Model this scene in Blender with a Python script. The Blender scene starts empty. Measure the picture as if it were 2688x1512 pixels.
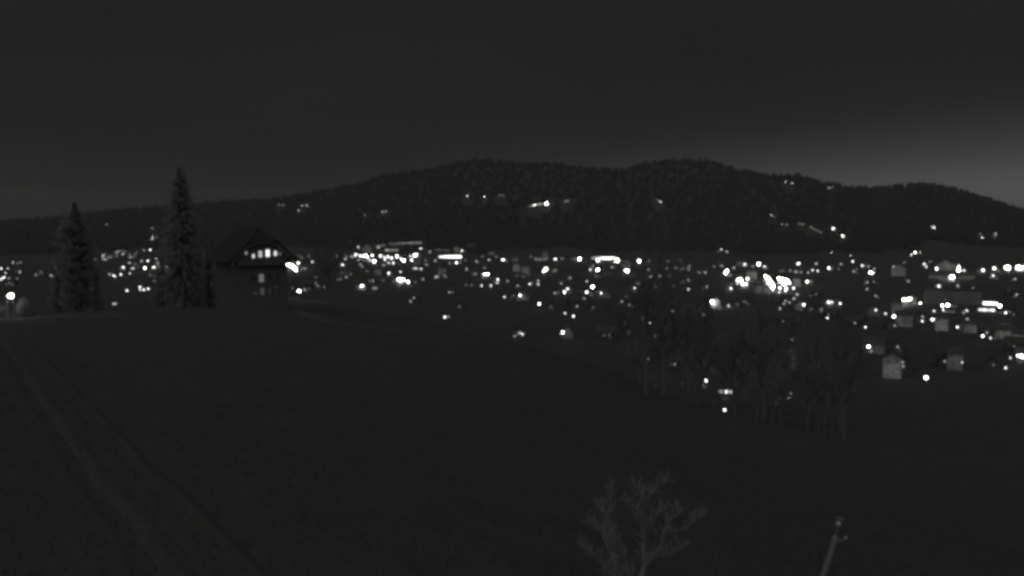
import bpy, bmesh, math, random
import numpy as np
from mathutils import Vector, Matrix

random.seed(7)
rng = np.random.default_rng(11)
S = bpy.context.scene
COL = S.collection

# ------------------------------------------------------------------ camera
F = 2240.0                      # focal length in photo pixels (photo is 2688 x 1512)
PITCH = math.atan(166.0 / F)    # eye level sits at photo row 590
cam_d = bpy.data.cameras.new('camera')
cam_d.sensor_width = 36.0
cam_d.lens = 36.0 * F / 2688.0
cam_d.clip_start = 0.2
cam_d.clip_end = 30000.0
cam = bpy.data.objects.new('camera', cam_d)
COL.objects.link(cam)
cam.location = (0, 0, 0)
cam.rotation_euler = (math.pi / 2 - PITCH, 0, 0)
S.camera = cam

# ------------------------------------------------------------------ night sky, added soft fill light, exposure
SUN_AZ = math.radians(42)       # the last glow of the set sun lies beyond the low end of the ridge
w = bpy.data.worlds.new('World'); S.world = w; w.use_nodes = True
nt = w.node_tree; N = nt.nodes; Lk = nt.links
for n in list(N): N.remove(n)
sky = N.new('ShaderNodeTexSky'); sky.sky_type = 'NISHITA'; sky.sun_disc = False
sky.sun_elevation = math.radians(-10.5); sky.sun_rotation = SUN_AZ
sky.altitude = 700; sky.air_density = 1.0; sky.dust_density = 1.5; sky.ozone_density = 1.0
bw = N.new('ShaderNodeRGBToBW'); Lk.new(sky.outputs[0], bw.inputs[0])
mul = N.new('ShaderNodeMath'); mul.operation = 'MULTIPLY'; mul.inputs[1].default_value = 54.0   # the twilight left at that depth is very faint
Lk.new(bw.outputs[0], mul.inputs[0])
# thin uneven night cloud in the air glow
tc = N.new('ShaderNodeTexCoord'); mp = N.new('ShaderNodeMapping'); mp.inputs['Scale'].default_value = (2.2, 2.2, 9.0)
Lk.new(tc.outputs['Generated'], mp.inputs[0])
nz = N.new('ShaderNodeTexNoise'); nz.inputs['Scale'].default_value = 1.6; nz.inputs['Detail'].default_value = 5
Lk.new(mp.outputs[0], nz.inputs['Vector'])
mr = N.new('ShaderNodeMapRange'); mr.inputs['From Min'].default_value = 0.3; mr.inputs['From Max'].default_value = 0.7
mr.inputs['To Min'].default_value = 0.0115; mr.inputs['To Max'].default_value = 0.0144
Lk.new(nz.outputs[0], mr.inputs[0])
add = N.new('ShaderNodeMath'); add.operation = 'ADD'
Lk.new(mul.outputs[0], add.inputs[0]); Lk.new(mr.outputs[0], add.inputs[1])
bg = N.new('ShaderNodeBackground'); bg.inputs['Strength'].default_value = 1.0
# light of the towns scattered low in the air, all round the horizon
sx = N.new('ShaderNodeSeparateXYZ'); Lk.new(tc.outputs['Generated'], sx.inputs[0])
iv = N.new('ShaderNodeMath'); iv.operation = 'SUBTRACT'; iv.use_clamp = True; iv.inputs[0].default_value = 1.0; Lk.new(sx.outputs[2], iv.inputs[1])
pw = N.new('ShaderNodeMath'); pw.operation = 'POWER'; pw.inputs[1].default_value = 9.0; Lk.new(iv.outputs[0], pw.inputs[0])
ma = N.new('ShaderNodeMath'); ma.operation = 'MULTIPLY_ADD'; ma.inputs[1].default_value = 0.0034; Lk.new(pw.outputs[0], ma.inputs[0]); Lk.new(add.outputs[0], ma.inputs[2])
Lk.new(ma.outputs[0], bg.inputs['Color'])
wo = N.new('ShaderNodeOutputWorld'); Lk.new(bg.outputs[0], wo.inputs['Surface'])

sun_d = bpy.data.lights.new('night_fill', 'SUN'); sun_d.energy = 0.52; sun_d.angle = math.radians(110)  # added fill that lifts the dark ground, no moon is up
sun_d.color = (1, 0.99, 0.98)
sun = bpy.data.objects.new('night_fill', sun_d); COL.objects.link(sun)
sun.rotation_euler = (math.radians(50), 0, math.radians(-12))   # from high above and behind the camera

S.view_settings.view_transform = 'Standard'; S.view_settings.look = 'None'
S.view_settings.exposure = 0.0; S.view_settings.gamma = 1.0; S.view_settings.use_curve_mapping = False
S.render.engine = 'CYCLES'
cy = S.cycles
cy.use_adaptive_sampling = False
cy.use_denoising = True; cy.denoiser = 'OPENIMAGEDENOISE'; cy.denoising_input_passes = 'RGB_ALBEDO_NORMAL'; cy.denoising_prefilter = 'ACCURATE'
cy.max_bounces = 4; cy.diffuse_bounces = 2; cy.glossy_bounces = 2; cy.transmission_bounces = 2; cy.volume_bounces = 0
cy.sample_clamp_indirect = 2.0
cy.pixel_filter_type = 'GAUSSIAN'; cy.filter_width = 4.1     # the soft lens of a small night camera
cy.use_light_tree = True

# ------------------------------------------------------------------ helpers
CP, SP = math.cos(PITCH), math.sin(PITCH)
def ray(px, py):
    r = (px - 1344.0) / F; u = (756.0 - py) / F
    return Vector((r, CP + SP * u, -SP + CP * u))          # y component ~1
def at(px, py, D):
    d = ray(px, py); return d * (D / d.y)
def proj(p):
    x, y, z = p
    fwd = y * CP - z * SP; up = y * SP + z * CP
    return 1344 + F * x / fwd, 756 - F * up / fwd

MATS = {}
def mat(name, a, rough=0.85, var=0.18, scale=1.5, bump=0.0, b2=None):
    if name in MATS: return MATS[name]
    m = bpy.data.materials.new(name); m.use_nodes = True
    t = m.node_tree; nn = t.nodes; p = nn['Principled BSDF']
    p.inputs['Roughness'].default_value = rough
    p.inputs['Specular IOR Level'].default_value = 0.2
    c = nn.new('ShaderNodeTexCoord'); z = nn.new('ShaderNodeTexNoise')
    z.inputs['Scale'].default_value = scale; z.inputs['Detail'].default_value = 6; z.inputs['Roughness'].default_value = 0.65
    t.links.new(c.outputs['Object'], z.inputs['Vector'])
    r = nn.new('ShaderNodeMapRange'); r.inputs['From Min'].default_value = 0.3; r.inputs['From Max'].default_value = 0.7
    hi = a * (1 + var) if b2 is None else b2
    r.inputs['To Min'].default_value = a * (1 - var); r.inputs['To Max'].default_value = hi
    t.links.new(z.outputs[0], r.inputs[0]); t.links.new(r.outputs[0], p.inputs['Base Color'])
    if bump:
        b = nn.new('ShaderNodeBump'); b.inputs['Strength'].default_value = bump; b.inputs['Distance'].default_value = 0.2
        t.links.new(z.outputs[0], b.inputs['Height']); t.links.new(b.outputs[0], p.inputs['Normal'])
    MATS[name] = m
    return m
def glow(L):
    """emission material, strength rounded to steps of a quarter octave"""
    k = round(4 * math.log2(max(L, 0.005)))
    nm = 'lit_%d' % k
    if nm in MATS: return MATS[nm]
    m = bpy.data.materials.new(nm); m.use_nodes = True
    t = m.node_tree
    for n in list(t.nodes): t.nodes.remove(n)
    e = t.nodes.new('ShaderNodeEmission'); e.inputs['Strength'].default_value = 2 ** (k / 4); e.inputs['Color'].default_value = (1, 1, 1, 1)
    o = t.nodes.new('ShaderNodeOutputMaterial'); t.links.new(e.outputs[0], o.inputs[0])
    MATS[nm] = m
    return m

class MB:
    """collects vertices and faces for one mesh"""
    def __init__(s): s.v = []; s.f = []
    def box(s, c, h, M=None):
        b = len(s.v)
        for dz in (-1, 1):
            for dx, dy in ((-1, -1), (1, -1), (1, 1), (-1, 1)):
                p = Vector((c[0] + dx * h[0], c[1] + dy * h[1], c[2] + dz * h[2]))
                s.v.append(M @ p if M else p)
        for q in ((3, 2, 1, 0), (4, 5, 6, 7), (0, 1, 5, 4), (1, 2, 6, 5), (2, 3, 7, 6), (3, 0, 4, 7)):
            s.f.append(tuple(b + i for i in q))
    def tube(s, p0, p1, r0, r1, n=5, cap=True):
        p0 = Vector(p0); p1 = Vector(p1); d = p1 - p0
        if d.length < 1e-6: return
        d.normalize(); a = d.orthogonal().normalized(); e = d.cross(a); b = len(s.v)
        for p, r in ((p0, r0), (p1, r1)):
            for i in range(n):
                t = 2 * math.pi * i / n
                s.v.append(p + (a * math.cos(t) + e * math.sin(t)) * r)
        for i in range(n):
            j = (i + 1) % n; s.f.append((b + i, b + j, b + n + j, b + n + i))
        if cap:
            s.f.append(tuple(b + i for i in reversed(range(n)))); s.f.append(tuple(b + n + i for i in range(n)))
    def poly(s, pts):
        b = len(s.v); s.v += [Vector(p) for p in pts]; s.f.append(tuple(range(b, b + len(pts))))
    def slab(s, pts, t):
        """prism: polygon pts thickened along its own normal by t (downwards)"""
        pts = [Vector(p) for p in pts]; n = (pts[1] - pts[0]).cross(pts[2] - pts[0]).normalized()
        b = len(s.v); k = len(pts); s.v += pts + [p - n * t for p in pts]
        s.f.append(tuple(range(b, b + k))); s.f.append(tuple(b + k + i for i in reversed(range(k))))
        for i in range(k):
            j = (i + 1) % k; s.f.append((b + i, b + k + i, b + k + j, b + j))
    def mesh(s, name, m):
        me = bpy.data.meshes.new(name); me.from_pydata([tuple(p) for p in s.v], [], s.f)
        me.validate(); me.update()
        if m: me.materials.append(m)
        return me
def link(name, me, parent=None, loc=None, rz=0.0, sc=None):
    o = bpy.data.objects.new(name, me); COL.objects.link(o)
    if parent: o.parent = parent
    if loc is not None: o.location = loc
    if rz: o.rotation_euler = (0, 0, rz)
    if sc is not None: o.scale = sc if hasattr(sc, '__len__') else (sc, sc, sc)
    return o
def tag(o, label=None, cat=None, group=None, kind=None):
    if label: o['label'] = label
    if cat: o['category'] = cat
    if group: o['group'] = group
    if kind: o['kind'] = kind
    return o
def smooth(me):
    me.polygons.foreach_set('use_smooth', [True] * len(me.polygons)); return me

# ------------------------------------------------------------------ terrain
CTRL = np.array([
 (-60,-60,0),(0,-60,-2),(60,-60,-8),(-50,0,-6.5),(0,0,-8.5),(50,0,-16),
 (-15,25,-9.2),(0,25,-10.6),(15,25,-13.5),(-36,60,-10.8),(0,60,-13.5),(15,60,-17.5),(36,60,-22),
 (-60,100,-13),(0,100,-16.5),(25,100,-25),(60,100,-30),
 (-96,150,-16.5),(-48,160,-15.8),(-20,160,-18.5),(0,160,-22),(20,160,-28),(40,160,-36.5),(96,160,-41),
 (-132,220,-24),(-66,220,-21),(-25,220,-24.5),(0,220,-31),(55,220,-53),(132,220,-58),
 (-180,300,-34),(-73,300,-26.5),(-30,300,-37),(0,300,-48),(74,300,-69),(180,300,-68),
 (-240,400,-55),(-95,400,-45),(0,400,-68),(99,400,-80),(240,400,-80),
 (-312,520,-78),(-130,520,-72),(0,520,-80),(130,520,-80),(312,520,-80),
 (-420,700,-80),(-170,700,-80),(0,700,-80),(170,700,-80),(420,700,-80),
 (-260,100,-9),(260,100,-62),(-260,-60,8),(260,-60,-45),(0,-220,22),(-260,-220,28),(260,-220,-20),
 (-600,300,-40),(600,300,-80),(-600,-100,0),(600,-100,-60)], dtype=float)
def _tps():
    n = len(CTRL); P = np.c_[np.ones(n), CTRL[:, :2] / 100]
    d2 = ((CTRL[:, None, :2] - CTRL[None, :, :2]) ** 2).sum(-1) / 1e4
    K = np.where(d2 > 0, d2 * np.log(d2 + 1e-12), 0) + 1e-4 * np.eye(n)
    A = np.block([[K, P], [P.T, np.zeros((3, 3))]])
    return np.linalg.solve(A, np.r_[CTRL[:, 2], np.zeros(3)])
TPS = _tps()
RIDGE = np.array([(-1500,585),(-600,590),(0,580),(170,566),(312,548),(480,537),(600,526),(700,522),(760,514),(820,502),(900,488),(960,473),(1000,458),
 (1100,447),(1160,436),(1200,424),(1260,417),(1330,424),(1380,428),(1430,427),(1500,434),(1560,441),(1620,443),(1655,440),(1682,427),(1720,424),(1750,418),
 (1810,418),(1870,422),(1905,431),(1930,445),(1960,446),(2000,455),(2060,458),(2090,456),(2130,467),(2160,479),(2180,477),(2210,487),(2260,488),(2310,491),(2370,484),
 (2420,480),(2450,481),(2500,492),(2540,503),(2580,517),(2620,530),(2660,547),(2688,549),(2900,600),(3600,640),(5000,620)], dtype=float)
YR = 3600.0
def sstep(t):
    t = np.clip(t, 0, 1); return t * t * (3 - 2 * t)
def height(x, y):
    x = np.asarray(x, float); y = np.asarray(y, float)
    sh = np.broadcast(x, y).shape; x = np.broadcast_to(x, sh).ravel(); y = np.broadcast_to(y, sh).ravel()
    # far: valley floor and the opposite ridge
    rx = 1344 + F * x / YR
    rp = np.interp(rx, RIDGE[:, 0], RIDGE[:, 1]) + 9.0          # the wood on top makes up the rest
    zr = (590 - rp) / F * YR + 80
    foot = 2250 + 120 * np.sin(x / 330.0) + 60 * np.sin(x / 131.0 + 1)
    up = np.clip((y - foot) / (YR - foot), 0, 1) ** 1.9
    zf = -80 + zr * up
    zf = zf + 9 * np.sin(x / 210 + 0.7) * np.sin(y / 260) * sstep((y - foot) / 500) * (1 - sstep((y - YR + 500) / 450))
    back = sstep((y - YR) / 2600); zf = zf - back * (zr * 0.55)
    # near: the hillside the camera stands on
    zn = np.full(x.shape, -80.0)
    m = (y < 760) & (np.abs(x) < 1000)
    if m.any():
        q = np.c_[x[m], y[m]]
        d2 = ((q[:, None, :] - CTRL[None, :, :2]) ** 2).sum(-1) / 1e4
        U = d2 * np.log(d2 + 1e-12)
        z = U @ TPS[:-3] + np.c_[np.ones(len(q)), q / 100] @ TPS[-3:]
        z = z + 0.10 * np.sin(q[:, 0] / 3.1 + q[:, 1] / 7.3) + 0.07 * np.sin(q[:, 0] / 1.7 - q[:, 1] / 2.9)
        e = sstep((np.maximum(np.abs(q[:, 0]) - 420, q[:, 1] - 560)) / 200)
        z = np.maximum(z, -80.5); zn[m] = z * (1 - e) + (-80.0) * e
    far_x = sstep((np.abs(x) - 600) / 400) * (y < 760)
    out = np.where(y < 760, zn, zf)
    return out.reshape(sh)
def h1(x, y): return float(height(np.array([x]), np.array([y]))[0])
TT = np.concatenate([np.linspace(12, 700, 1400), np.geomspace(700, 6000, 900)])
def hit(px, py, above=0.0, dmin=0.0):
    """where the sight line through a photo pixel meets the ground (or a height above it)"""
    d = ray(px, py); t = TT[TT > dmin] / d.y
    x, y, z = d.x * t, d.y * t, d.z * t
    g = height(x, y) + above
    k = np.nonzero(z <= g)[0]
    if len(k) == 0: return None
    i = k[0]
    if i > 0:
        a = z[i - 1] - g[i - 1]; b = z[i] - g[i]; f = a / (a - b + 1e-9); tt = t[i - 1] + f * (t[i] - t[i - 1])
    else: tt = t[0]
    return d * tt

def axis(stops):
    out = []
    for a, b, s in stops: out += list(np.arange(a, b, s))
    return np.array(out + [stops[-1][1]])
XS = axis([(-9000,-3600,600),(-3600,-1500,70),(-1500,-420,30),(-420,-130,10),(-130,-50,4),(-50,60,1.6),(60,140,4),(140,420,10),(420,1500,30),(1500,3600,70),(3600,9000,600)])
YS = axis([(-600,-60,40),(-60,8,4),(8,60,1.4),(60,180,3),(180,420,6),(420,760,17),(760,2200,45),(2200,3800,32),(3800,9000,500)])
GX, GY = np.meshgrid(XS, YS); GZ = height(GX, GY)
nx, ny = len(XS), len(YS)
idx = np.arange(nx * ny).reshape(ny, nx)
fc = np.stack([idx[:-1, :-1], idx[:-1, 1:], idx[1:, 1:], idx[1:, :-1]], -1).reshape(-1, 4)
gm = bpy.data.meshes.new('ground')
gm.from_pydata(np.c_[GX.ravel(), GY.ravel(), GZ.ravel()].tolist(), [], fc.tolist()); gm.update(); smooth(gm)
gm.materials.append(mat('meadow', 0.088, 0.95, 0.10, 0.35, 0.3))
ground = tag(link('ground', gm), kind='structure')

# ------------------------------------------------------------------ farm track in the meadow
def ribbon(pts, half, cols, lift, profile, y_first=True):
    v = []; f = []; uv = []
    n = len(pts)
    for i, p in enumerate(pts):
        a = pts[max(0, i - 1)]; b = pts[min(n - 1, i + 1)]
        t = Vector((b[0] - a[0], b[1] - a[1], 0)).normalized(); s = Vector((t.y, -t.x, 0))
        for j in range(cols):
            k = j / (cols - 1) * 2 - 1
            q = Vector((p[0], p[1], 0)) + s * (k * half)
            v.append((q.x, q.y, h1(q.x, q.y) + lift + profile(k))); uv.append(k)
    for i in range(n - 1):
        for j in range(cols - 1):
            a = i * cols + j; f.append((a, a + 1, a + cols + 1, a + cols))
    me = bpy.data.meshes.new('ribbon'); me.from_pydata(v, [], f); me.update()
    at_ = me.attributes.new('across', 'FLOAT', 'POINT'); at_.data.foreach_set('value', uv)
    return smooth(me)
def resample(pts, step):
    pts = [Vector((p[0], p[1], 0)) for p in pts]; out = [pts[0]]
    # Catmull-Rom
    q = [pts[0]] + pts + [pts[-1]]
    for i in range(1, len(q) - 2):
        p0, p1, p2, p3 = q[i - 1:i + 3]; m = max(2, int((p2 - p1).length / step))
        for k in range(1, m + 1):
            t = k / m
            out.append(0.5 * ((2 * p1) + (p2 - p0) * t + (2 * p0 - 5 * p1 + 4 * p2 - p3) * t * t + (3 * p1 - p0 - 3 * p2 + p3) * t ** 3))
    return out
def track_mat():
    m = bpy.data.materials.new('farm_track'); m.use_nodes = True; t = m.node_tree; nn = t.nodes; p = nn['Principled BSDF']
    p.inputs['Roughness'].default_value = 0.95; p.inputs['Specular IOR Level'].default_value = 0.1
    a = nn.new('ShaderNodeAttribute'); a.attribute_name = 'across'
    ab = nn.new('ShaderNodeMath'); ab.operation = 'ABSOLUTE'; t.links.new(a.outputs['Fac'], ab.inputs[0])
    g = nn.new('ShaderNodeTexNoise'); g.inputs['Scale'].default_value = 2.2; g.inputs['Detail'].default_value = 8
    c = nn.new('ShaderNodeTexCoord'); t.links.new(c.outputs['Object'], g.inputs['Vector'])
    w1 = nn.new('ShaderNodeMath'); w1.operation = 'MULTIPLY_ADD'; w1.inputs[1].default_value = 0.34; t.links.new(g.outputs[0], w1.inputs[0]); t.links.new(ab.outputs[0], w1.inputs[2])
    r = nn.new('ShaderNodeValToRGB'); r.color_ramp.interpolation = 'EASE'
    e = r.color_ramp.elements; e[0].position = 0.10; e[0].color = (.090,) * 3 + (1,); e[1].position = 1.1; e[1].color = (.088,) * 3 + (1,)
    for pos, val in ((.22, .089), (.32, .103), (.66, .109), (.76, .091), (.84, .090), (.92, .102), (.99, .100)):
        k = r.color_ramp.elements.new(min(pos, 1.0)); k.color = (val,) * 3 + (1,)
    t.links.new(w1.outputs[0], r.inputs[0])
    mx = nn.new('ShaderNodeMath'); mx.operation = 'MULTIPLY'; t.links.new(r.outputs[0], mx.inputs[0])
    g2 = nn.new('ShaderNodeMapRange'); g2.inputs['To Min'].default_value = 0.82; g2.inputs['To Max'].default_value = 1.18; t.links.new(g.outputs[0], g2.inputs[0])
    t.links.new(g2.outputs[0], mx.inputs[1]); t.links.new(mx.outputs[0], p.inputs['Base Color'])
    return m
tpx = [(600,1640),(505,1512),(436,1420),(348,1310),(262,1220),(195,1130),(142,1062),(102,1005),(68,955),(38,912),(2,880)]
tp = [hit(*p) for p in tpx]
me = ribbon(resample(tp, 1.0), 1.9, 25, 0.05, lambda k: -0.07 * math.exp(-((abs(k) - 0.45) / 0.16) ** 2) - (0.06 if abs(k) > 0.97 else 0))
me.materials.append(track_mat()); me.name = 'track'
tag(link('track', me), kind='structure')
# ------------------------------------------------------------------ lanes that the lamps pick out
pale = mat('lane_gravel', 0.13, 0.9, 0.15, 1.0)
def lane(name, pts, half, lift=0.06, m=None):
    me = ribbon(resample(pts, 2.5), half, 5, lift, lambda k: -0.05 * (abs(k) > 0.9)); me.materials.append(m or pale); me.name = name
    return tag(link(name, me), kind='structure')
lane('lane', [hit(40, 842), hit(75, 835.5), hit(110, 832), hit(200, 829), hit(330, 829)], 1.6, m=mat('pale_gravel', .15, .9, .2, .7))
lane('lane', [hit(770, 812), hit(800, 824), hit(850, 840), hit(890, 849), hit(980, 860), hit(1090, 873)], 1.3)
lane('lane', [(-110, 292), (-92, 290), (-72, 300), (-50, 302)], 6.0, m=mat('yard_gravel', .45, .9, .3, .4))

# ------------------------------------------------------------------ wood on the opposite ridge
LIGHTS = []          # (px, py, class), filled from regions of the photo
def region(ox, oy, sc, txt):
    for w_ in txt.split():
        a = w_.split(','); LIGHTS.append((ox + float(a[0]) / sc, oy + float(a[1]) / sc, int(a[2])))
region(0, 560, 4.831, """165,622,2 265,620,1 15,700,3 98,698,2 68,755,2 250,742,2 20,830,3 45,815,3 60,805,2 8,840,3 110,822,2 140,838,4 218,825,1 120,885,1
472,722,2 452,745,1 516,750,1 455,775,1 650,790,2 763,788,1 735,833,1 797,825,1 690,685,1 865,695,3 870,650,1 1020,488,2 1022,607,2 1205,583,2 1225,717,2
752,945,1 757,1008,1 1085,908,1 1030,990,1 1200,948,1 757,1258,1 1300,540,2 1325,530,2 1310,578,2 1340,585,2 1358,560,3 1375,545,1 1400,558,1 1415,552,1
1438,535,1 1458,497,1 1497,488,2 1540,485,1 1585,483,1 1480,535,1 1563,518,2 1637,520,1 1665,502,1 1690,550,1 1650,555,2 1715,513,1 1737,492,1 1765,487,1
1785,475,1 1822,468,2 1905,462,3 1932,190,1 1937,293,2 1932,325,3 1985,305,1 2015,298,1 1350,140,1 1640,625,2 1715,645,1 1800,605,2 1875,600,3 1980,577,2
2078,558,1 1563,685,4 1670,699,2 1690,697,3 1720,694,2 1838,695,5 1955,685,4 1940,690,3 1998,635,2 2015,675,1 2120,690,5 2160,695,3 1648,762,3 1533,775,3
1395,775,2 1440,790,3 1460,800,3 1425,720,1 1610,980,3 1775,935,4 1778,970,3 1823,968,3 1878,958,4 1905,785,1 1955,795,1 1957,858,1 2075,910,2 1440,1148,2 1465,1147,2""")
region(400, 420, 3.293, """185,900,3 213,873,3 250,878,2 320,865,2 320,885,2 362,935,2 290,932,1 330,928,1 370,1000,1 350,1035,1 513,1076,3 227,1076,1
380,1175,1 480,860,1 435,880,1 1097,388,1 1130,385,1 1293,395,2 1335,391,2 1266,436,2""")
region(740, 600, 5.152, """20,378,1 228,362,1 145,380,1 275,395,1 90,330,1 365,370,1 85,490,6 100,495,6 135,505,6 150,518,6 165,530,6 180,548,5 195,570,5 222,465,4 310,538,2 270,540,1 412,452,3
465,655,1 305,825,2 365,820,1 330,775,1 455,738,2 480,775,2 520,795,1 590,745,1 145,810,1 570,780,1 820,490,4 742,372,1 857,412,3 870,370,1
950,380,2 1000,353,4 1060,370,4 1110,375,5 1130,360,5 1160,385,5 1222,362,4 1250,440,6 1190,425,3 1150,430,2 1100,425,2 1040,422,2 1330,370,5 1385,385,3 1392,418,4 1432,380,4
1483,397,4 1555,375,5 1610,405,4 1645,432,6 1755,428,4 1733,374,3 1805,360,6 1855,360,2 1447,463,3 1508,467,4 1062,482,2 1088,508,1 1370,490,2 1385,500,1
1033,250,3 1203,248,2 1150,245,1 1110,260,1 1305,258,3 1285,238,1 1315,230,1 1350,228,1 1382,228,1 1880,268,4 2000,313,2 2437,300,3 2150,360,3 2360,462,4
2275,470,1 2415,450,1 2075,430,2 1945,430,1 1955,490,2 2480,430,1 1885,545,3 1780,537,2 1810,537,3 1840,540,2 2500,550,2 1443,603,4 1605,585,3 1575,685,5
1620,690,6 1645,690,6 1600,710,5 1703,720,5 1910,683,2 1805,725,1 2080,655,3 2110,650,2 1233,703,2 1370,705,1 1185,705,1 1085,775,5 1125,770,5 1240,808,2
1275,805,2 870,655,2 800,685,1 760,690,1 930,615,1 1150,575,1 1785,937,2 1740,982,2 2260,803,2 2265,862,2 2310,865,1 2400,1060,1 2203,1198,4 2250,1193,2 2195,635,2""")
TERRACE = [(740 + x / 5.152, 600 + y / 5.152, c) for x, y, c in ((1455,205,1),(1475,205,1),(1512,204,1),(1551,203,2),(1598,199,2),(1644,197,2),(1690,197,2),(1735,195,2),(1780,193,2),(1828,191,2),(1876,190,2))]
region(1200, 600, 4.83, """403,398,3 505,360,1 580,395,5 322,350,1 245,418,2 120,512,2 230,575,2 350,580,5 390,578,5 500,640,4 515,645,4 507,687,3 635,640,5 640,665,2 310,723,3
430,723,3 767,722,2 755,600,1 115,712,1 180,715,1 918,660,4 920,703,4 955,685,1 1028,665,3 1028,705,3 600,867,3 798,847,5 715,850,1 1120,520,5 1100,540,5 1130,510,5
1243,530,2 1247,388,4 1320,382,1 1340,382,1 998,385,2 1050,390,2 1100,388,2 1138,375,1 930,355,1 1553,385,6 1690,520,3 1725,475,2 1785,520,6 1785,400,6 2033,405,6
2308,413,6 2160,540,6 2140,530,5 2185,432,1 1965,490,2 1770,595,1 1830,575,1 1470,590,2 1450,600,2 1430,625,2 1645,670,3 1718,740,6 1643,808,5 1825,818,4 1610,885,2
1400,765,4 1360,808,5 1237,818,2 1285,808,1 1325,695,2 1040,955,5 1185,990,1 1520,985,2 1500,940,1 1370,1073,3 1475,1110,4 1340,1315,5 830,1340,4 805,1325,3 785,1320,2
760,1345,1 728,1365,2 2253,760,4 2298,697,2 2145,860,1 2090,925,2 2183,965,2 2388,985,2 2123,1200,2 2185,1300,1 1930,1348,1 1865,1355,1 2350,1130,1 845,605,1 885,465,3
345,490,1 1725,1000,1 30,985,1""")
region(1660, 620, 4.83, """235,512,3 292,600,2 290,640,2 440,408,2 560,402,2 715,420,4 655,402,2 720,380,2 610,313,1 450,320,1 215,315,1 210,420,1 710,555,2 655,575,1 710,673,3
520,632,2 478,510,1 350,505,2 848,460,2 925,460,2 955,420,1 1040,385,1 945,640,2 1010,830,7 1220,883,3 1330,860,1 1437,835,1 905,995,2 730,1140,3 598,1188,1 515,830,1
513,905,1 513,945,2 168,888,2 270,1035,3 225,1100,3 220,1040,1 285,1262,2 228,932,1 1128,170,3 1200,197,2 1085,190,1 1137,377,2 1185,465,6 1200,440,6 1235,490,2 1290,400,2
1425,357,4 1600,353,6 1675,383,4 1525,380,2 1460,540,5 1350,555,7 1375,550,6 1400,605,5 1440,605,5 1250,663,4 1690,510,6 1715,530,7 1745,560,6 1730,590,6 1775,600,6 1780,645,7
1860,540,6 1890,575,6 1915,550,7 1965,560,6 1925,605,6 1985,590,5 1950,660,5 1945,690,4 1870,655,4 1865,710,3 2045,660,4 2100,350,4 2120,345,3 2125,430,2 2080,450,2 2140,455,2 2330,350,3 2285,430,3
2350,440,3 2230,460,2 2000,435,2 1910,435,1 2215,577,5 2255,575,2 2090,740,3 2050,790,3 1940,820,3 1920,855,2 1870,920,3 1990,840,2 2175,870,5 2230,853,3 2330,735,1
2400,925,2 2270,920,1 2030,1310,3 1910,1078,1""")
region(2150, 620, 3.623, """93,302,4 210,265,2 185,310,1 120,158,2 320,240,4 300,185,2 410,280,4 350,315,3 330,335,2 470,290,2 490,345,5 515,350,4 525,310,2 457,440,2 520,432,1
457,502,2 540,568,2 90,628,4 122,628,4 202,640,4 80,778,3 88,745,1 20,695,1 540,703,4 707,640,3 780,605,5 805,605,6 850,600,6 870,595,5 710,765,5 720,760,4 963,637,4 1095,712,3
632,738,3 720,850,2 985,765,2 982,808,4 1080,793,5 1125,798,4 1173,660,5 1225,657,6 1180,700,3 1130,610,2 1140,475,4 1320,470,2 1440,467,1 1498,512,3 1465,490,1 1265,385,7
1118,310,5 1328,325,6 1330,300,5 1380,325,3 1330,278,3 1560,323,4 1668,305,5 1780,297,6 1800,297,6 1888,297,6 1908,297,6 1945,297,6 1655,375,4 1000,265,3 1020,290,3 708,290,3 785,305,2 848,427,2 813,248,1
880,175,3 915,155,4 960,152,2 1060,240,1 1555,15,2 1720,665,6 1775,728,4 1815,722,1 1405,708,3 1375,728,2 1410,790,3 1460,798,3 1440,822,3 1557,950,4 1595,918,2 1630,968,3
1315,865,4 470,1050,5 492,1092,3 748,1053,2 790,1180,3 795,1200,2 770,1243,3 800,1240,2 1018,1345,6 1820,1158,3 1890,1135,4 1925,1140,6 1940,1150,5 1775,1253,4 1858,1053,2
1360,1200,3 1195,1190,2 340,790,1 342,825,2 440,865,4 1865,408,2 1880,555,2 1830,530,1 1660,1225,1""")
region(1650, 860, 5.152, """265,418,2 525,405,3 625,495,2 570,495,1 1045,715,5 1005,785,4 1045,800,2 885,780,2 895,830,2 725,760,1 1295,958,2 1300,1112,5 1720,390,2
1955,430,2 2170,955,3 2195,890,2 1780,700,2 2520,475,1 1480,440,1""")
HILL0 = len(LIGHTS)
region(700, 390, 3.68, "1937,458,3 2103,463,3 2250,450,1 2285,447,1 1118,612,2 1150,606,2 950,640,1")
region(1350, 390, 3.68, "310,530,6 195,545,4 215,542,2 240,540,2 265,537,2 170,552,2 145,560,1 515,508,2 490,512,1 1413,515,3 1375,495,1 2480,642,2 2515,660,1")  # dim dots between the two lamps stand in for lit road
region(1988, 390, 3.68, "275,320,2 340,333,2 325,338,1 695,380,2 725,370,1 240,733,1 285,736,1 410,726,1 440,730,1 520,760,1 545,773,1 575,788,1 615,805,1 735,772,4 825,845,4 1690,760,2 1710,761,3 2172,860,2 2155,828,1 2300,825,2 2295,845,1")  # rows of faint dots stand in for lamplight on the hill road

# where each light stands: lamp heads about 5.5 m over the ground
PLACED = []
for (px, py, c) in LIGHTS + TERRACE:
    habove = 5.5 if c >= 3 else 3.6
    p = hit(px, py, habove, 230 if px > 700 else 190)
    if p is None: continue
    PLACED.append((px, py, c, p))

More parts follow.
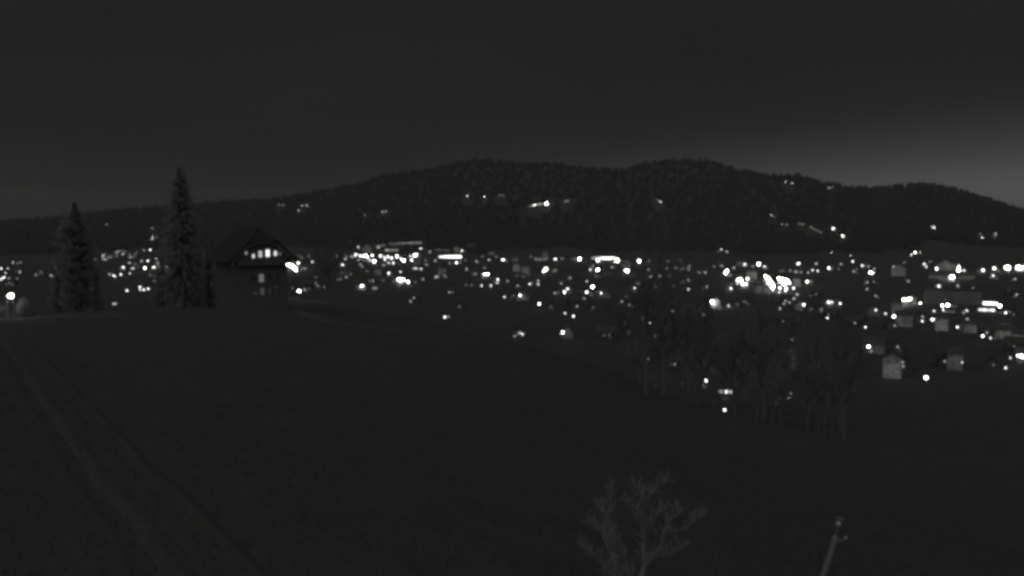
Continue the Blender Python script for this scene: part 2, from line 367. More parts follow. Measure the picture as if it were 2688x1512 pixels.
def cone_forest():
    v = []; f = []
    hl = [(p.x, p.y) for (_, _, _, p) in PLACED if p.y > 2150]
    hx = np.array([a for a, _ in hl]); hy = np.array([b for _, b in hl])
    def tree(x, y, z, h, r):
        b = len(v); n = 6; a0 = rng.random() * 6.28; lean = (rng.random(2) - .5) * 1.5
        v.append((x + lean[0], y + lean[1], z + h))
        for k, (q, s) in enumerate(((0.62, 0.55), (0.25, 1.0))):
            for i in range(n):
                a = a0 + i * 6.283 / n + k * .5; rr = r * s * (0.75 + 0.5 * rng.random())
                v.append((x + rr * math.cos(a), y + rr * math.sin(a), z + h * q * (0.85 + .3 * rng.random())))
        for i in range(n):
            j = (i + 1) % n
            f.append((b, b + 1 + i, b + 1 + j)); f.append((b + 1 + i, b + 7 + i, b + 7 + j, b + 1 + j))
    ys = np.arange(2240, 3720, 24.0); xs = np.arange(-2900, 2900, 22.0)
    X, Y = np.meshgrid(xs, ys); X = X + rng.normal(0, 8, X.shape); Y = Y + rng.normal(0, 9, Y.shape)
    Z = height(X, Y)
    patch = np.sin(X / 190 + 1.3) * np.sin(Y / 150 + X / 400) + 0.5 * np.sin(X / 83 + Y / 97)
    steep = (Y - 2250) / 1350
    keep = (patch + 2.6 * steep > -0.5) & (Y > 2400 + 110 * np.sin(X / 170 + .5) + 70 * np.sin(X / 63) + 50 * np.sin(X / 29 + 2)) & (np.abs(X) < 0.68 * Y + 100)
    for x, y, z in zip(X[keep], Y[keep], Z[keep]):
        if len(hx) and ((np.abs(hx * (y / hy) - x) < 15) & (hy > y - 12) & (hy < y + 130)).any(): continue
        conif = rng.random() < 0.6
        tree(x, y, z - 1, (17 + 9 * rng.random()) if conif else (12 + 6 * rng.random()), (7 + 2.5 * rng.random()) if conif else (9 + 3 * rng.random()))
    # ragged row along the crest
    for x in np.arange(-2900, 2900, 8.0):
        x2 = x + rng.normal(0, 3); y2 = 3600 + rng.normal(0, 22)
        if rng.random() < 0.12: continue
        tree(x2, y2, h1(x2, y2) - 1, 6 + 8 * rng.random() ** 2, 5 + 4 * rng.random())
    me = bpy.data.meshes.new('forest'); me.from_pydata(v, [], f); me.update(); smooth(me)
    me.materials.append(mat('forest_needles', 0.046, 0.95, 0.08, 0.02))
    return tag(link('forest', me), 'dark mixed wood covering the slope and crest of the opposite ridge', 'forest', kind='stuff')
cone_forest()

# ------------------------------------------------------------------ lamps of the town
def ico(sub, r=1.0):
    bm = bmesh.new(); bmesh.ops.create_icosphere(bm, subdivisions=sub, radius=r); me = bpy.data.meshes.new('globe'); bm.to_mesh(me); bm.free(); return me
GLOBES = {}
def globe_mesh(L, sub=1):
    m = glow(L); key = (m.name, sub)
    if key not in GLOBES:
        me = ico(sub); me.materials.append(m); GLOBES[key] = me
    return GLOBES[key]
metal = mat('lamp_metal', 0.12, 0.5, 0.1, 3)
b = MB(); b.tube((0, 0, 0), (0, 0, 1), 1, .75, 6); POST = b.mesh('post', metal)
b = MB(); b.tube((0, 0, 0), (0, 0, .35), 1.05, .25, 8); HOOD = b.mesh('hood', metal)
b = MB(); b.tube((0, 0, -.12), (0, 0, .02), 1.2, 2.3, 12); SPILL_SHADE = b.mesh('spill_shade', metal)  # added under near strong lamps to keep their light off the ground
FLUX = {1: 0.42, 2: 1.25, 3: 4.4, 4: 12.0, 5: 38.0, 6: 125.0, 7: 420.0}
PXS = 853.3
def globe_spec(c, D):
    dia = min(max(0.0013 * D, 0.36), 2.4) * {1: .8, 2: .9, 3: 1.0, 4: 1.1, 5: 1.25, 6: 1.4, 7: 1.6}[c]
    A = math.pi / 4 * (dia / D * PXS) ** 2
    return dia / 2, FLUX[c] * random.choice((.6, .8, 1.0, 1.2, 1.5)) / A
def street_lamp(p, c, label, group, name='street_lamp', cat='street lamp', zg=None):
    D = p.length; r, L = globe_spec(c, D)
    z0 = h1(p.x, p.y) if zg is None else zg
    root = tag(link(name, None, loc=(p.x, p.y, z0)), label, cat, group)
    hgt = max(p.z - z0, 0.8)
    link('post', POST, root, (0, 0, -0.3), sc=(.09, .09, hgt - r + 0.3))
    link('lamp_globe', globe_mesh(L), root, (0, 0, hgt), sc=r)
    link('hood', HOOD, root, (0, 0, hgt + r * .98), sc=(r * .75, r * .75, r * .7))
    if c >= 5 and D < 800: link('spill_shade', SPILL_SHADE, root, (0, 0, hgt - r), sc=r)
    return root
WORD = {1: 'faint', 2: 'dim', 3: 'small clear', 4: 'bright', 5: 'strong', 6: 'dazzling', 7: 'huge glaring'}
def area(px, py, p):
    if p.y > 2150 and py < 640 and p.z > -74:
        if px < 560: return 'on the low hill over the village'
        if px < 900: return 'high on the ridge over the chalet'
        if px < 1200: return 'on the wooded slope over the works'
        if px < 1330: return 'on the clearing high under the ridge top'
        if px < 1520: return 'at the floodlit clearing on the wooded ridge'
        if px < 1850: return 'alone under the round hilltop'
        if px < 2120: return 'along the climbing hill road'
        if px < 2300: return 'below the climbing hill road'
        return 'on the falling end of the ridge'
    if px < 75: return 'in the far village over the lit lane corner'
    if px < 260: return 'around the narrow dark conifer'
    if px < 410: return 'between the two dark conifers'
    if px < 600: return 'between the tall spruce and the chalet'
    if px < 870: return 'just past the lit gable of the chalet'
    if px < 1235: return 'around the long lit works halls' if py < 705 else 'in the quarter below the works halls'
    if px < 1480: return 'in the town along the straight road' if py < 745 else 'among dark houses near the meadow edge'
    if px < 1720: return 'around the long glazed station hall' if py < 730 else 'in streets below the station hall'
    if px < 1890: return 'west of the floodlit square' if py < 830 else 'behind the bare wood, upper edge'
    if px < 2140: return 'around the floodlit square' if py < 830 else 'among the bare trees of the slope wood'
    if px < 2340: return 'east of the floodlit square' if py < 830 else 'beside the pale lit house at the slope foot'
    return 'along the lit main road' if py < 745 else ('around the balcony block' if py < 880 else 'at the slope foot past the pale lit house')

dims = []
for i, (px, py, c, p) in enumerate(PLACED):
    terr = i >= len(PLACED) - len(TERRACE)
    if terr:
        street_lamp(p, c, 'small lamp in the even row along the upper terrace over the works', 'lamps in the row along the upper terrace')
    elif c < 3 and p.y < 420:
        a = area(px, py, p)
        street_lamp(p, c, '%s low garden lamp %s' % (WORD[c], a), '%s low garden lamps %s' % (WORD[c], a), 'garden_lamp', 'garden lamp')
    elif c >= 3:
        a = area(px, py, p)
        tall = p.y > 2150 and py < 640
        street_lamp(p, c, '%s street lamp on a post %s' % (WORD[c], a), '%s lamps %s' % (WORD[c], a))
    else:
        dims.append((px, py, c, p))

# ------------------------------------------------------------------ town houses with lit windows
WALLS = [mat('render_grey', .11, .9, .12, .8), mat('timber_dark', .09, .8, .25, 2.0), mat('render_pale', .14, .9, .1, .6)]
ROOF = mat('roof_tiles', .095, .85, .2, 1.2)
FRAME = mat('window_frame', .2, .6, .1, 4)
HOUSE_MESH = {}
def house_mesh(kind):
    if kind in HOUSE_MESH: return HOUSE_MESH[kind]
    W, D_, He, Hr = ((9.5, 8.5, 5.2, 8.6), (12, 9, 6.0, 9.6), (8, 9, 4.6, 8.2))[kind]
    # front wall lies in y = 0, house extends to +y
    b = MB(); x = W / 2
    b.v = [Vector(q) for q in ((-x, 0, -3), (x, 0, -3), (x, D_, -3), (-x, D_, -3), (-x, 0, He), (x, 0, He), (x, D_, He), (-x, D_, He), (0, 0, Hr - .25), (0, D_, Hr - .25))] if kind != 1 else \
          [Vector(q) for q in ((-x, 0, -3), (x, 0, -3), (x, D_, -3), (-x, D_, -3), (-x, 0, He), (x, 0, He), (x, D_, He), (-x, D_, He), (-x, D_ / 2, Hr - .25), (x, D_ / 2, Hr - .25))]
    b.f = [(0, 1, 5, 8, 4), (2, 3, 7, 9, 6), (1, 2, 6, 5), (3, 0, 4, 7)] if kind != 1 else [(0, 1, 5, 4), (2, 3, 7, 6), (1, 2, 6, 9, 5), (3, 0, 4, 8, 7)]
    wm = b.mesh('wall', WALLS[kind])
    r = MB(); o = .8
    if kind != 1:
        s = (Hr - He) / x
        for sg in (-1, 1):
            q = [(0, -o, Hr), (sg * (x + o), -o, He - o * s), (sg * (x + o), D_ + o, He - o * s), (0, D_ + o, Hr)]
            r.slab(q if sg < 0 else q[::-1], .2)
    else:
        s = (Hr - He) / (D_ / 2)
        r.slab([(-x - o, -o, He - o * s), (x + o, -o, He - o * s), (x + o, D_ / 2, Hr), (-x - o, D_ / 2, Hr)], .2)
        r.slab([(x + o, D_ + o, He - o * s), (-x - o, D_ + o, He - o * s), (-x - o, D_ / 2, Hr), (x + o, D_ / 2, Hr)], .2)
    rm = r.mesh('roof', ROOF)
    c = MB(); c.box((1.6, D_ * .6, Hr - .2), (.35, .35, 1.1)); cm = c.mesh('chimney', WALLS[0])
    HOUSE_MESH[kind] = (wm, rm, cm, W, He, Hr, D_)
    return HOUSE_MESH[kind]
PANES = {}
def pane_mesh(L):
    m = glow(L)
    if m.name not in PANES:
        b = MB(); b.box((0, 0, 0), (.5, .03, .5)); PANES[m.name] = b.mesh('pane', m)
    return PANES[m.name]
b = MB()
for q, h_ in (((-.54, 0, 0), (.05, .05, .6)), ((.54, 0, 0), (.05, .05, .6)), ((0, 0, .55), (.6, .05, .05)), ((0, 0, -.55), (.6, .06, .05))): b.box(q, h_)
WFRAME = b.mesh('frame', FRAME)
def window(root, loc, wx, wz, L, dark=None, fr=True):
    me = pane_mesh(L) if dark is None else dark
    o = link('window', me, root, loc, sc=(wx, 1, wz))
    if fr: link('frame', WFRAME, o, (0, -.03, 0))
    return o
# group neighbouring dim lights into one house each
used = [False] * len(dims); houses = []
for i, d in enumerate(dims):
    if used[i]: continue
    grp = [d]; used[i] = True
    for j in range(i + 1, len(dims)):
        if used[j]: continue
        e = dims[j]; mpp = d[3].y / F
        if abs(e[0] - d[0]) * mpp < 6.0 and abs(e[1] - d[1]) * mpp < 2.6 and len(grp) < 4:
            grp.append(e); used[j] = True
    houses.append(grp)
NUM = {1: 'one lit window', 2: 'two lit windows', 3: 'three lit windows', 4: 'four lit windows'}
hk = 0
for grp in houses:
    px = sum(g[0] for g in grp) / len(grp); py = sum(g[1] for g in grp) / len(grp)
    p = hit(px, py, 3.4, 190 if px < 700 else 230)
    if p is None: continue
    kind = hk % 3; hk += 1
    wm, rm, cm, W, He, Hr, D_ = house_mesh(kind)
    yaw = -math.atan2(p.x, p.y) + (random.random() - .5) * 0.7
    z0 = h1(p.x, p.y)
    off = (random.random() - .5) * W * .3 if len(grp) == 1 else 0
    t = Vector((math.cos(yaw), math.sin(yaw), 0)); base = Vector((p.x, p.y, z0)) + t * off
    a = area(px, py, p)
    nm = 'farmhouse' if p.y > 2150 and py < 640 else 'town_house'
    kd = ('grey rendered gabled', 'dark timber broad', 'pale narrow gabled')[kind]
    root = tag(link(nm, None, loc=base, rz=yaw), '%s house, %s %s' % (kd, NUM[len(grp)].replace('lit', 'bright'), a), 'house', '%s houses with %s %s' % (kd, NUM[len(grp)], a))
    link('wall', wm, root); rf = link('roof', rm, root); link('chimney', cm, rf)
    M = root.matrix_basis.inverted(); nrm = Vector((math.sin(yaw), -math.cos(yaw), 0))
    for (gx, gy, c, _) in grp:
        d = ray(gx, gy); tt = (base.dot(nrm)) / d.dot(nrm); q = d * tt
        loc = Matrix.Rotation(-yaw, 4, 'Z') @ (q - base)
        wx = min(max(.00042 * p.y, 1.0), 1.9); wz = wx * 1.15
        A = wx * wz * (PXS / p.length) ** 2
        lx = max(-W / 2 + 1, min(W / 2 - 1, loc.x)); lz = max(1.3, min(He - .3, loc.z))
        window(root, (lx, -.06, lz), wx, wz, FLUX[c] / A)
    for e in range(random.choice((1, 1, 2, 3)) if p.y < 2150 else 0):
        ex = random.uniform(-W / 2 + 1, W / 2 - 1); ez = random.choice((1.5, He - .9))
        if abs(ex - lx) > 1.7 or abs(ez - lz) > 1.8: window(root, (ex, -.06, ez), wx * .8, wz * .8, random.choice((.1, .15, .2, .3, .5)) / A)

# houses added behind lamps so their pale fronts catch light as glow patches
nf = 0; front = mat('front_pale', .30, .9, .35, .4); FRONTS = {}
for (px, py, c, p) in sorted(PLACED, key=lambda q: (q[0] * 37) % 11):
    if c < 4 or not 450 < p.y < 2150 or nf >= 55: continue
    kind = nf % 3; wm, rm, cm, W, He, Hr, D_ = house_mesh(kind)
    dv = Vector((p.x, p.y, 0)).normalized(); base = Vector((p.x, p.y, 0)) + dv * random.uniform(4.5, 7.5) + Vector((dv.y, -dv.x, 0)) * random.uniform(-4, 4)
    base.z = h1(base.x, base.y); q = proj(base); hw = (W / 2 + 2) / base.y * F; tp_ = q[1] - (Hr + 1.5) / base.y * F
    if any(d.y > base.y + 3 and abs(lx - q[0]) < hw and tp_ < ly < q[1] for (lx, ly, _, d) in PLACED): continue
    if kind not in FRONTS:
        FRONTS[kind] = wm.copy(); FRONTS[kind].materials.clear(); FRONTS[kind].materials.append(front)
    nf += 1; a = area(px, py, p); kd = ('gabled', 'broad', 'narrow gabled')[kind]
    root = tag(link('town_house', None, loc=base, rz=-math.atan2(base.x, base.y) + random.uniform(-.4, .4)), 'added pale %s house behind a lamp %s' % (kd, a), 'house', 'added %s houses behind lamps %s' % (kd, a))
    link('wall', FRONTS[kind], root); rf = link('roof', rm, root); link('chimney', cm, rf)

# ------------------------------------------------------------------ facades and yards that stand in lamp light
def lit_house(px, py, wpx, hpx, lum, label, roofkind='gable', yawo=0.0, lamp=True, wallm=None):
    """a pale house whose front, wpx x hpx in the photo, is washed by an added floodlight hidden by its housing"""
    p = hit(px, py + hpx / 2, 0.3, 230)
    if p is None: return
    mpp = p.length / F; W = max(wpx * mpp, 5); H = max(hpx * mpp, 3.0)
    yaw = -math.atan2(p.x, p.y) + yawo; Dp = 9; Hr = H + W * .32; x = W / 2
    root = tag(link('lit_house', None, loc=(p.x, p.y, h1(p.x, p.y)), rz=yaw), label, 'house')
    b = MB()
    gable = int(px) % 3 == 0; r = MB(); o = .7
    lo = [(-x, 0, -3), (x, 0, -3), (x, Dp, -3), (-x, Dp, -3), (-x, 0, H), (x, 0, H), (x, Dp, H), (-x, Dp, H)]
    if gable:
        b.v = [Vector(q) for q in lo + [(0, 0, Hr - .2), (0, Dp, Hr - .2)]]; b.f = [(0, 1, 5, 8, 4), (2, 3, 7, 9, 6), (1, 2, 6, 5), (3, 0, 4, 7)]; s = (Hr - H) / x
        for sg in (-1, 1):
            q = [(0, -o, Hr), (sg * (x + o), -o, H - o * s), (sg * (x + o), Dp + o, H - o * s), (0, Dp + o, Hr)]
            r.slab(q if sg < 0 else q[::-1], .18)
    else:
        Hr = H + Dp * .34; s = (Hr - H) / (Dp / 2)
        b.v = [Vector(q) for q in lo + [(-x, Dp / 2, Hr - .2), (x, Dp / 2, Hr - .2)]]; b.f = [(0, 1, 5, 4), (2, 3, 7, 6), (1, 2, 6, 9, 5), (3, 0, 4, 8, 7)]
        r.slab([(-x - o, -o, H - o * s), (x + o, -o, H - o * s), (x + o, Dp / 2, Hr), (-x - o, Dp / 2, Hr)], .18)
        r.slab([(x + o, Dp + o, H - o * s), (-x - o, Dp + o, H - o * s), (-x - o, Dp / 2, Hr), (x + o, Dp / 2, Hr)], .18)
    link('wall', b.mesh('wall', wallm or mat('facade_pale', .36, .9, .45, .35)), root)
    link('roof', r.mesh('roof', ROOF), root)
    dk = MB(); dk.box((0, 0, 0), (.5, .03, .5)); dm = dk.mesh('pane', mat('shutter', .15, .6, .3, 2))
    nfl = max(1, int(H / 2.9)); nwx = max(2, int(W / 3.2))
    for k in range(nfl):
        for j in range(nwx):
            window(root, (-x + W * (j + .5 + random.uniform(-.12, .12)) / nwx, -.05, 1.6 + k * (H / nfl)), random.choice((.8, 1.0, 1.5)), 1.3, 0, dm, False)
    # floodlight added to light the front, its housing hides it from the camera
    if not lamp: return root
    dist = max(4.5, .75 * max(W, H)); hz = min(H * .55, 4.0); side = random.uniform(-.3, .3) * W
    fl = link('added_floodlight', None, loc=root.matrix_basis @ Vector((side, -dist, 0)), rz=yaw)
    fl.location.z = h1(fl.location.x, fl.location.y)
    tag(fl, 'added floodlight lighting the ' + ' '.join(label.split()[:11]), 'floodlight')
    hz += root.location.z - fl.location.z; hz = max(hz, 1.2)
    b = MB(); b.box((0, 0, 0), (.55, .05, .35)); b.box((0, .3, .38), (.6, .35, .03)); link('housing', b.mesh('housing', metal), fl, (0, -.02, hz))
    link('post', POST, fl, (0, -.12, -.3), sc=(.06, .06, hz + .2))
    Ag = .9 * .5; E = .7 * lum * math.pi / .42; L = E * dist * dist / Ag * 1.25
    b = MB(); b.box((0, 0, 0), (.45, .02, .25)); link('lamp_glass', b.mesh('lamp_glass', glow(L)), fl, (0, .08, hz))
    return root
R6 = lambda x, y: (2150 + x / 3.623, 620 + y / 3.623)
R5 = lambda x, y: (1660 + x / 4.83, 620 + y / 4.83)
R4 = lambda x, y: (1200 + x / 4.83, 600 + y / 4.83)
R3 = lambda x, y: (740 + x / 5.152, 600 + y / 5.152)
R7 = lambda x, y: (1650 + x / 5.152, 860 + y / 5.152)
lit_house(*R6(690, 1258), 40, 48, .075, 'large pale house washed in light at the slope foot')
lit_house(*R6(805, 805), 37, 28, .055, 'wide pale house below the twin street lamps')
lit_house(*R6(1165, 835), 28, 32, .09, 'pale gable house beside a pair of lamps')
lit_house(*R6(1460, 878), 38, 20, .06, 'low pale house turned aside under three small lamps', yawo=.4)
lit_house(*R6(1290, 1195), 32, 40, .012, 'dim tall house alone at the dark slope foot')
lit_house(*R6(1760, 862), 30, 16, .05, 'low lit shed above the white striped house')
lit_house(*R6(1760, 940), 36, 22, .11, 'white house with brightly washed broad front')
lit_house(*R6(1905, 985), 30, 24, .08, 'white house cut by the edge of town, floor lit', yawo=-.2)
lit_house(*R6(755, 345), 32, 18, .045, 'grey roadside house on the lit main road')
lit_house(*R6(1200, 300), 40, 12, .02, 'long dim house behind the main road lamps')
lit_house(*R6(1400, 392), 34, 9, .05, 'long low front standing in for lamplight along the main road')  # this front and the next stand in for the lamplit road
lit_house(*R6(1130, 385), 38, 8, .05, 'low front standing in for the glow along the main road')
lit_house(*R6(740, 690), 24, 30, .04, 'narrow house on the lane below twin lamps')
lit_house(*R4(755, 505), 19, 18, .06, 'small lit gable house in the town centre')
lit_house(*R4(868, 530), 22, 26, .065, 'tall lit gable house in the town centre')
lit_house(*R4(1118, 345), 18, 16, .04, 'grey tower house over the straight road')
lit_house(*R4(440, 313), 15, 7, .05, 'flat lit shed at the foot of the ridge')
lit_house(*R4(735, 388), 15, 11, .04, 'small grey house on the straight road')
lit_house(*R4(180, 240), 17, 17, .03, 'square dim house under the wooded slope')
lit_house(*R4(2145, 468), 18, 20, .07, 'house lit by the dazzling lamp past the station hall')
lit_house(*R3(1300, 585), 18, 15, .05, 'small square lit house below the works')
lit_house(*R3(2180, 575), 18, 18, .06, 'slant-lit house beyond the works hall', yawo=.4)
lit_house(*R3(2360, 280), 15, 14, .11, 'bright small house at the top of the works road')
lit_house(*R3(830, 605), 18, 10, .03, 'dim house on the lane behind the bare tree')
lit_house(*R3(1820, 450), 16, 12, .03, 'dim store house by the works lamps')
lit_house(*R3(1150, 285), 26, 11, .035, 'long grey house on the terrace above the works')
lit_house(*R5(1370, 350), 20, 13, .07, 'lit house behind the floodlit square')
lit_house(*R5(1510, 490), 26, 20, .06, 'broad lit house facing the floodlit square')
lit_house(*R5(1600, 665), 24, 18, .04, 'grey house slanting down from the floodlit square', yawo=.5)
lit_house(*R5(2080, 590), 18, 22, .04, 'tall grey house closing the floodlit square')
lit_house(*R5(1960, 830), 26, 16, .05, 'lit roofed yard house below the floodlit square')
lit_house(*R7(1985, 950), 17, 36, .008, 'narrow dim house glimpsed in the bare wood')
lit_house(*R7(2215, 440), 18, 48, .005, 'tall dim house standing over the bare wood')
lit_house(*R7(1145, 570), 12, 20, .005, 'small dim hut among bare trunks')
lit_house(*R7(1620, 900), 22, 22, .004, 'faint low barn among bare trunks')

# ------------------------------------------------------------------ long lit halls and blocks
def hall(px0, px1, py, hpx, rows, L, label, npane, cat='hall', name='works_hall', gap=.12, wallh=None, depth=18, band=None):
    pc = (px0 + px1) / 2
    p = hit(pc, py + hpx * .5, 1.2, 230); mpp = p.length / F
    W = (px1 - px0) * mpp; H = hpx * mpp
    yaw = -math.atan2(p.x, p.y); z0 = h1(p.x, p.y)
    root = tag(link(name, None, loc=(p.x, p.y, z0), rz=yaw), label, cat)
    top = p.z - z0 + H + 1.2; x = W / 2 + 1.5
    b = MB(); b.box((0, depth / 2, (top - 3) / 2), (x, depth / 2, (top + 3) / 2)); link('wall', b.mesh('wall', WALLS[0]), root)
    b = MB(); b.box((0, depth / 2, top + .25), (x + .6, depth / 2 + .6, .22)); link('roof', b.mesh('roof', ROOF), root)
    zb = p.z - z0
    for r_ in range(rows):
        rh = H / rows; pw = W / npane
        for k in range(npane):
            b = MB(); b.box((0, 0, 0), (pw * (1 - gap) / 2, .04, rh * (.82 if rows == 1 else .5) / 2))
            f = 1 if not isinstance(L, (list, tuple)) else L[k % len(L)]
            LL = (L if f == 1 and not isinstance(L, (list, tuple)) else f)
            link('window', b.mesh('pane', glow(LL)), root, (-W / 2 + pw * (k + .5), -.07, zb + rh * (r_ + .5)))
    return root
hall(1012, 1070, 656.5, 2.6, 1, [1.2, .5, .6, .5, .8, .6, .5, 1.0], 'long low works hall with a thin lit window band', 8)
hall(1152, 1211, 674, 5.5, 1, [2.0, 3.0, 4.0, 5.0, 5.0, 6.0, 5.0, 6.0], 'long works hall with a thick glaring window front', 8)
hall(1553, 1616, 678, 6.0, 1, [.5, 1.5, 3.5, 5.0, 4.0, 5.0, 4.5, 5.0], 'long station hall with a glazed bright front', 8, name='station_hall')
hall(1498, 1516, 680, 5.0, 1, [.05, .15, .3], 'short dim annex beside the glazed station hall', 3, name='station_annex')
hall(1142, 1158, 656, 2.5, 1, [.12, .2], 'short dim hall in the row behind the works', 2)
hall(1162, 1180, 657, 4.0, 1, [.08, .1], 'low grey hall in the row behind the works', 2)
hall(2567, 2612, 796.5, 6, 1, [4, 6, 6, 5, 5, 4], 'corner block with bright upper window strip', 6, cat='building', name='corner_block', depth=12)
hall(2573, 2606, 814, 6, 1, [1.5, 2.5, 1.2, 2.5], 'low shop with lit window row before the corner block', 4, cat='building', name='shop', depth=6)
hall(2443, 2560, 783, 30, 4, [.032, .04, .028, .036, .03, .038], 'long balcony block with four faint lit storeys', 6, cat='building', name='balcony_block', gap=.04, depth=14)  # faint glowing bands stand in for lamplit balconies
hall(2476, 2508, 803, 3.5, 1, [.5, .6, .25, .1], 'flat shop with lit awning under the balcony block', 4, cat='building', name='flat_shop', depth=5)
hall(2478, 2504, 818, 4, 1, [.25, .12, .16], 'low kiosk under the lit awning shop', 3, cat='building', name='kiosk', depth=4)
hall(1886, 1921, 1028, 9, 1, [.5, .8, 2.2, 5.0, 1.6, 1.5], 'low house with a brightly lit glazed porch by the bare wood', 6, cat='house', name='porch_house', depth=9)
hall(343, 362, 704.5, 2.4, 1, [.35, .5, .3], 'low barn with lit window strip in the left valley village'.replace('left valley ', ''), 3, name='barn', cat='barn', depth=8)

# ------------------------------------------------------------------ trees
needle = mat('spruce_needles', 0.12, .9, .3, .6)
def let_light_through(m, a):
    t = m.node_tree; out = next(n for n in t.nodes if n.type == 'OUTPUT_MATERIAL'); p = t.nodes['Principled BSDF']
    tr = t.nodes.new('ShaderNodeBsdfTranslucent'); tr.inputs['Color'].default_value = (a, a, a, 1)
    ad = t.nodes.new('ShaderNodeAddShader'); t.links.new(p.outputs[0], ad.inputs[0]); t.links.new(tr.outputs[0], ad.inputs[1]); t.links.new(ad.outputs[0], out.inputs[0])
let_light_through(needle, .3)
bark = mat('bark', 0.16, .9, .25, 3.0)
twig = mat('pale_twigs', 0.32, .9, .2, 3.0)
def spruce_parts(H, R, n_whorl, per, base=0.06, columnar=False, seed=1):
    r = random.Random(seed); c = MB(); t = MB()
    t.tube((0, 0, -1.5), (0, 0, H * .5), H * .016 + .1, H * .009 + .05, 8); t.tube((0, 0, H * .5), (0, 0, H * .99), H * .009 + .05, .02, 6)
    for i in range(n_whorl):
        f = i / (n_whorl - 1); z = H * (base + (1 - base) * f ** .93)
        if columnar: rad = R * (math.sin(math.pi * min(1, .22 + .78 * f)) ** .55) * (1 if f < .75 else (1 - (f - .75) / .25) ** .45 + .05)
        else: rad = R * ((1 - f) ** .52) * (.75 + .25 * min(1, f * 4)) + .2
        for k in range(per):
            a = r.random() * 6.283; l = rad * (.55 + .5 * r.random()) * (1 + .2 * math.sin(2 * a + seed) + .14 * math.sin(5 * a + i * .7)); dr = (-.28 if not columnar else .5) * l * (.6 + .8 * r.random()) * (1 - .6 * f)
            d = Vector((math.cos(a), math.sin(a), 0)); s = Vector((-d.y, d.x, 0))
            z1 = z + r.uniform(-.4, .4)
            segs = max(2, int(l / .55)); 
            for q in range(segs):
                u = (q + .5 + r.uniform(-.3, .3)) / segs; pc = d * (l * u) + Vector((0, 0, z1 + dr * u * u + .25 * l * u * (1 - u)))
                wd = (.42 + .35 * r.random()) * (1.15 - .6 * u) * (1 if H > 12 else .7); dn = Vector((0, 0, -1)) * (.35 + .5 * r.random())
                sl = s * wd * r.choice((1, -1)); e = d * (.55 + .3 * r.random())
                c.poly([pc - sl * .6, pc + e * .6 + dn * .25, pc + sl + dn * .5]); c.poly([pc - e * .4, pc + sl * .8 + dn * .9, pc - sl * .7 + dn * .7])
    return c, t
def conifer(p, H, R, label, group=None, name='spruce_tree', **k):
    c, t = spruce_parts(H, R, **k)
    root = tag(link(name, None, loc=p), label, 'tree', group)
    link('trunk', t.mesh('trunk', bark), root); link('crown', c.mesh('crown', needle), root)
    return root
def ground_at(px, D):
    d = ray(px, 756); x = d.x / d.y * D; return Vector((x, D, h1(x, D)))
g = ground_at(480, 172); topz = at(480, 442, 172).z
conifer(g, topz - g.z, 6.0, 'tall broad dark spruce beside the chalet', n_whorl=64, per=16, seed=3)
g = ground_at(203, 168); topz = at(203, 535, 168).z
conifer(g, topz - g.z, 4.2, 'narrow rounded dark conifer on the meadow brow', name='conifer_tree', n_whorl=54, per=16, columnar=True, base=.02, seed=5)
g = ground_at(548, 182); conifer(g, 12, 2.6, 'small dark spruce between the tall spruce and the chalet', n_whorl=30, per=9, seed=8)

for (px_, D_, H_, lb_) in ((592, 186, 9.5, 'low dark spruce close to the roof of the chalet'), (428, 180, 11, 'middling dark spruce on the valley side of the tall spruce'), (520, 190, 14, 'slim dark spruce behind the tall spruce'), (250, 178, 9, 'low dark spruce next to the narrow conifer'), (150, 176, 8, 'low bushy spruce between the narrow conifer and the lane')):
    conifer(ground_at(px_, D_), H_, H_ * .24, lb_, n_whorl=26, per=9, seed=int(px_))

def grow(b, p, d, L, r, depth, rnd, ns, up=.12, spread=.55, minr=.008, kids=(2, 4)):
    """one limb with bends and side shoots"""
    k = 4 if depth > 1 else 3; q = p.copy(); pts = [q.copy()]
    for i in range(k):
        d = (d + Vector((rnd.uniform(-1, 1), rnd.uniform(-1, 1), rnd.uniform(-.6, 1) + up)) * .16).normalized()
        q2 = q + d * (L / k); r2 = max(r * (1 - .55 * (i + 1) / k), minr); r1 = max(r * (1 - .55 * i / k), minr)
        b.tube(q, q2, r1, r2, ns if depth > 0 else 3, cap=False); q = q2; pts.append((q.copy(), d.copy(), r2))
    if depth <= 0: return
    for (q, dd, rr) in pts[1:]:
        for _ in range(rnd.randint(*kids) if q is not pts[-1][0] else 2):
            side = Vector((rnd.gauss(0, 1), rnd.gauss(0, 1), rnd.gauss(.25, .7))).normalized()
            nd = (dd * (1 - spread) + side * spread + Vector((0, 0, up))).normalized()
            grow(b, q, nd, L * rnd.uniform(.38, .62), rr * .62, depth - 1, rnd, ns, up, spread, minr, kids)
def bare_tree_mesh(H, seed, m, depth=3, ns=4, minr=.02, kids=(1, 3)):
    rnd = random.Random(seed); t = MB(); c = MB()
    hb = H * .3; t.tube((0, 0, -1), (0, 0, hb), H * .016 + .05, H * .012 + .03, 7)
    t.tube((0, 0, hb), (rnd.uniform(-.4, .4), rnd.uniform(-.4, .4), H * .62), H * .012 + .03, H * .006, 6)
    for i in range(8):
        a = i * 2.4 + rnd.random(); z = H * (.26 + .36 * i / 8)
        d = Vector((math.cos(a) * .75, math.sin(a) * .75, .75)).normalized()
        grow(c, Vector((0, 0, z)), d, H * rnd.uniform(.26, .4), H * .006, depth - 1, rnd, ns, .2, .5, minr, kids)
    grow(c, Vector((0, 0, H * .58)), Vector((0, 0, 1)), H * .4, H * .006, depth - 1, rnd, ns, .3, .45, minr, kids)
    return t.mesh('trunk', m), c.mesh('crown', m)
BARE = [bare_tree_mesh(13, s, bark, 3, 4, .025) for s in (1, 2, 3)]
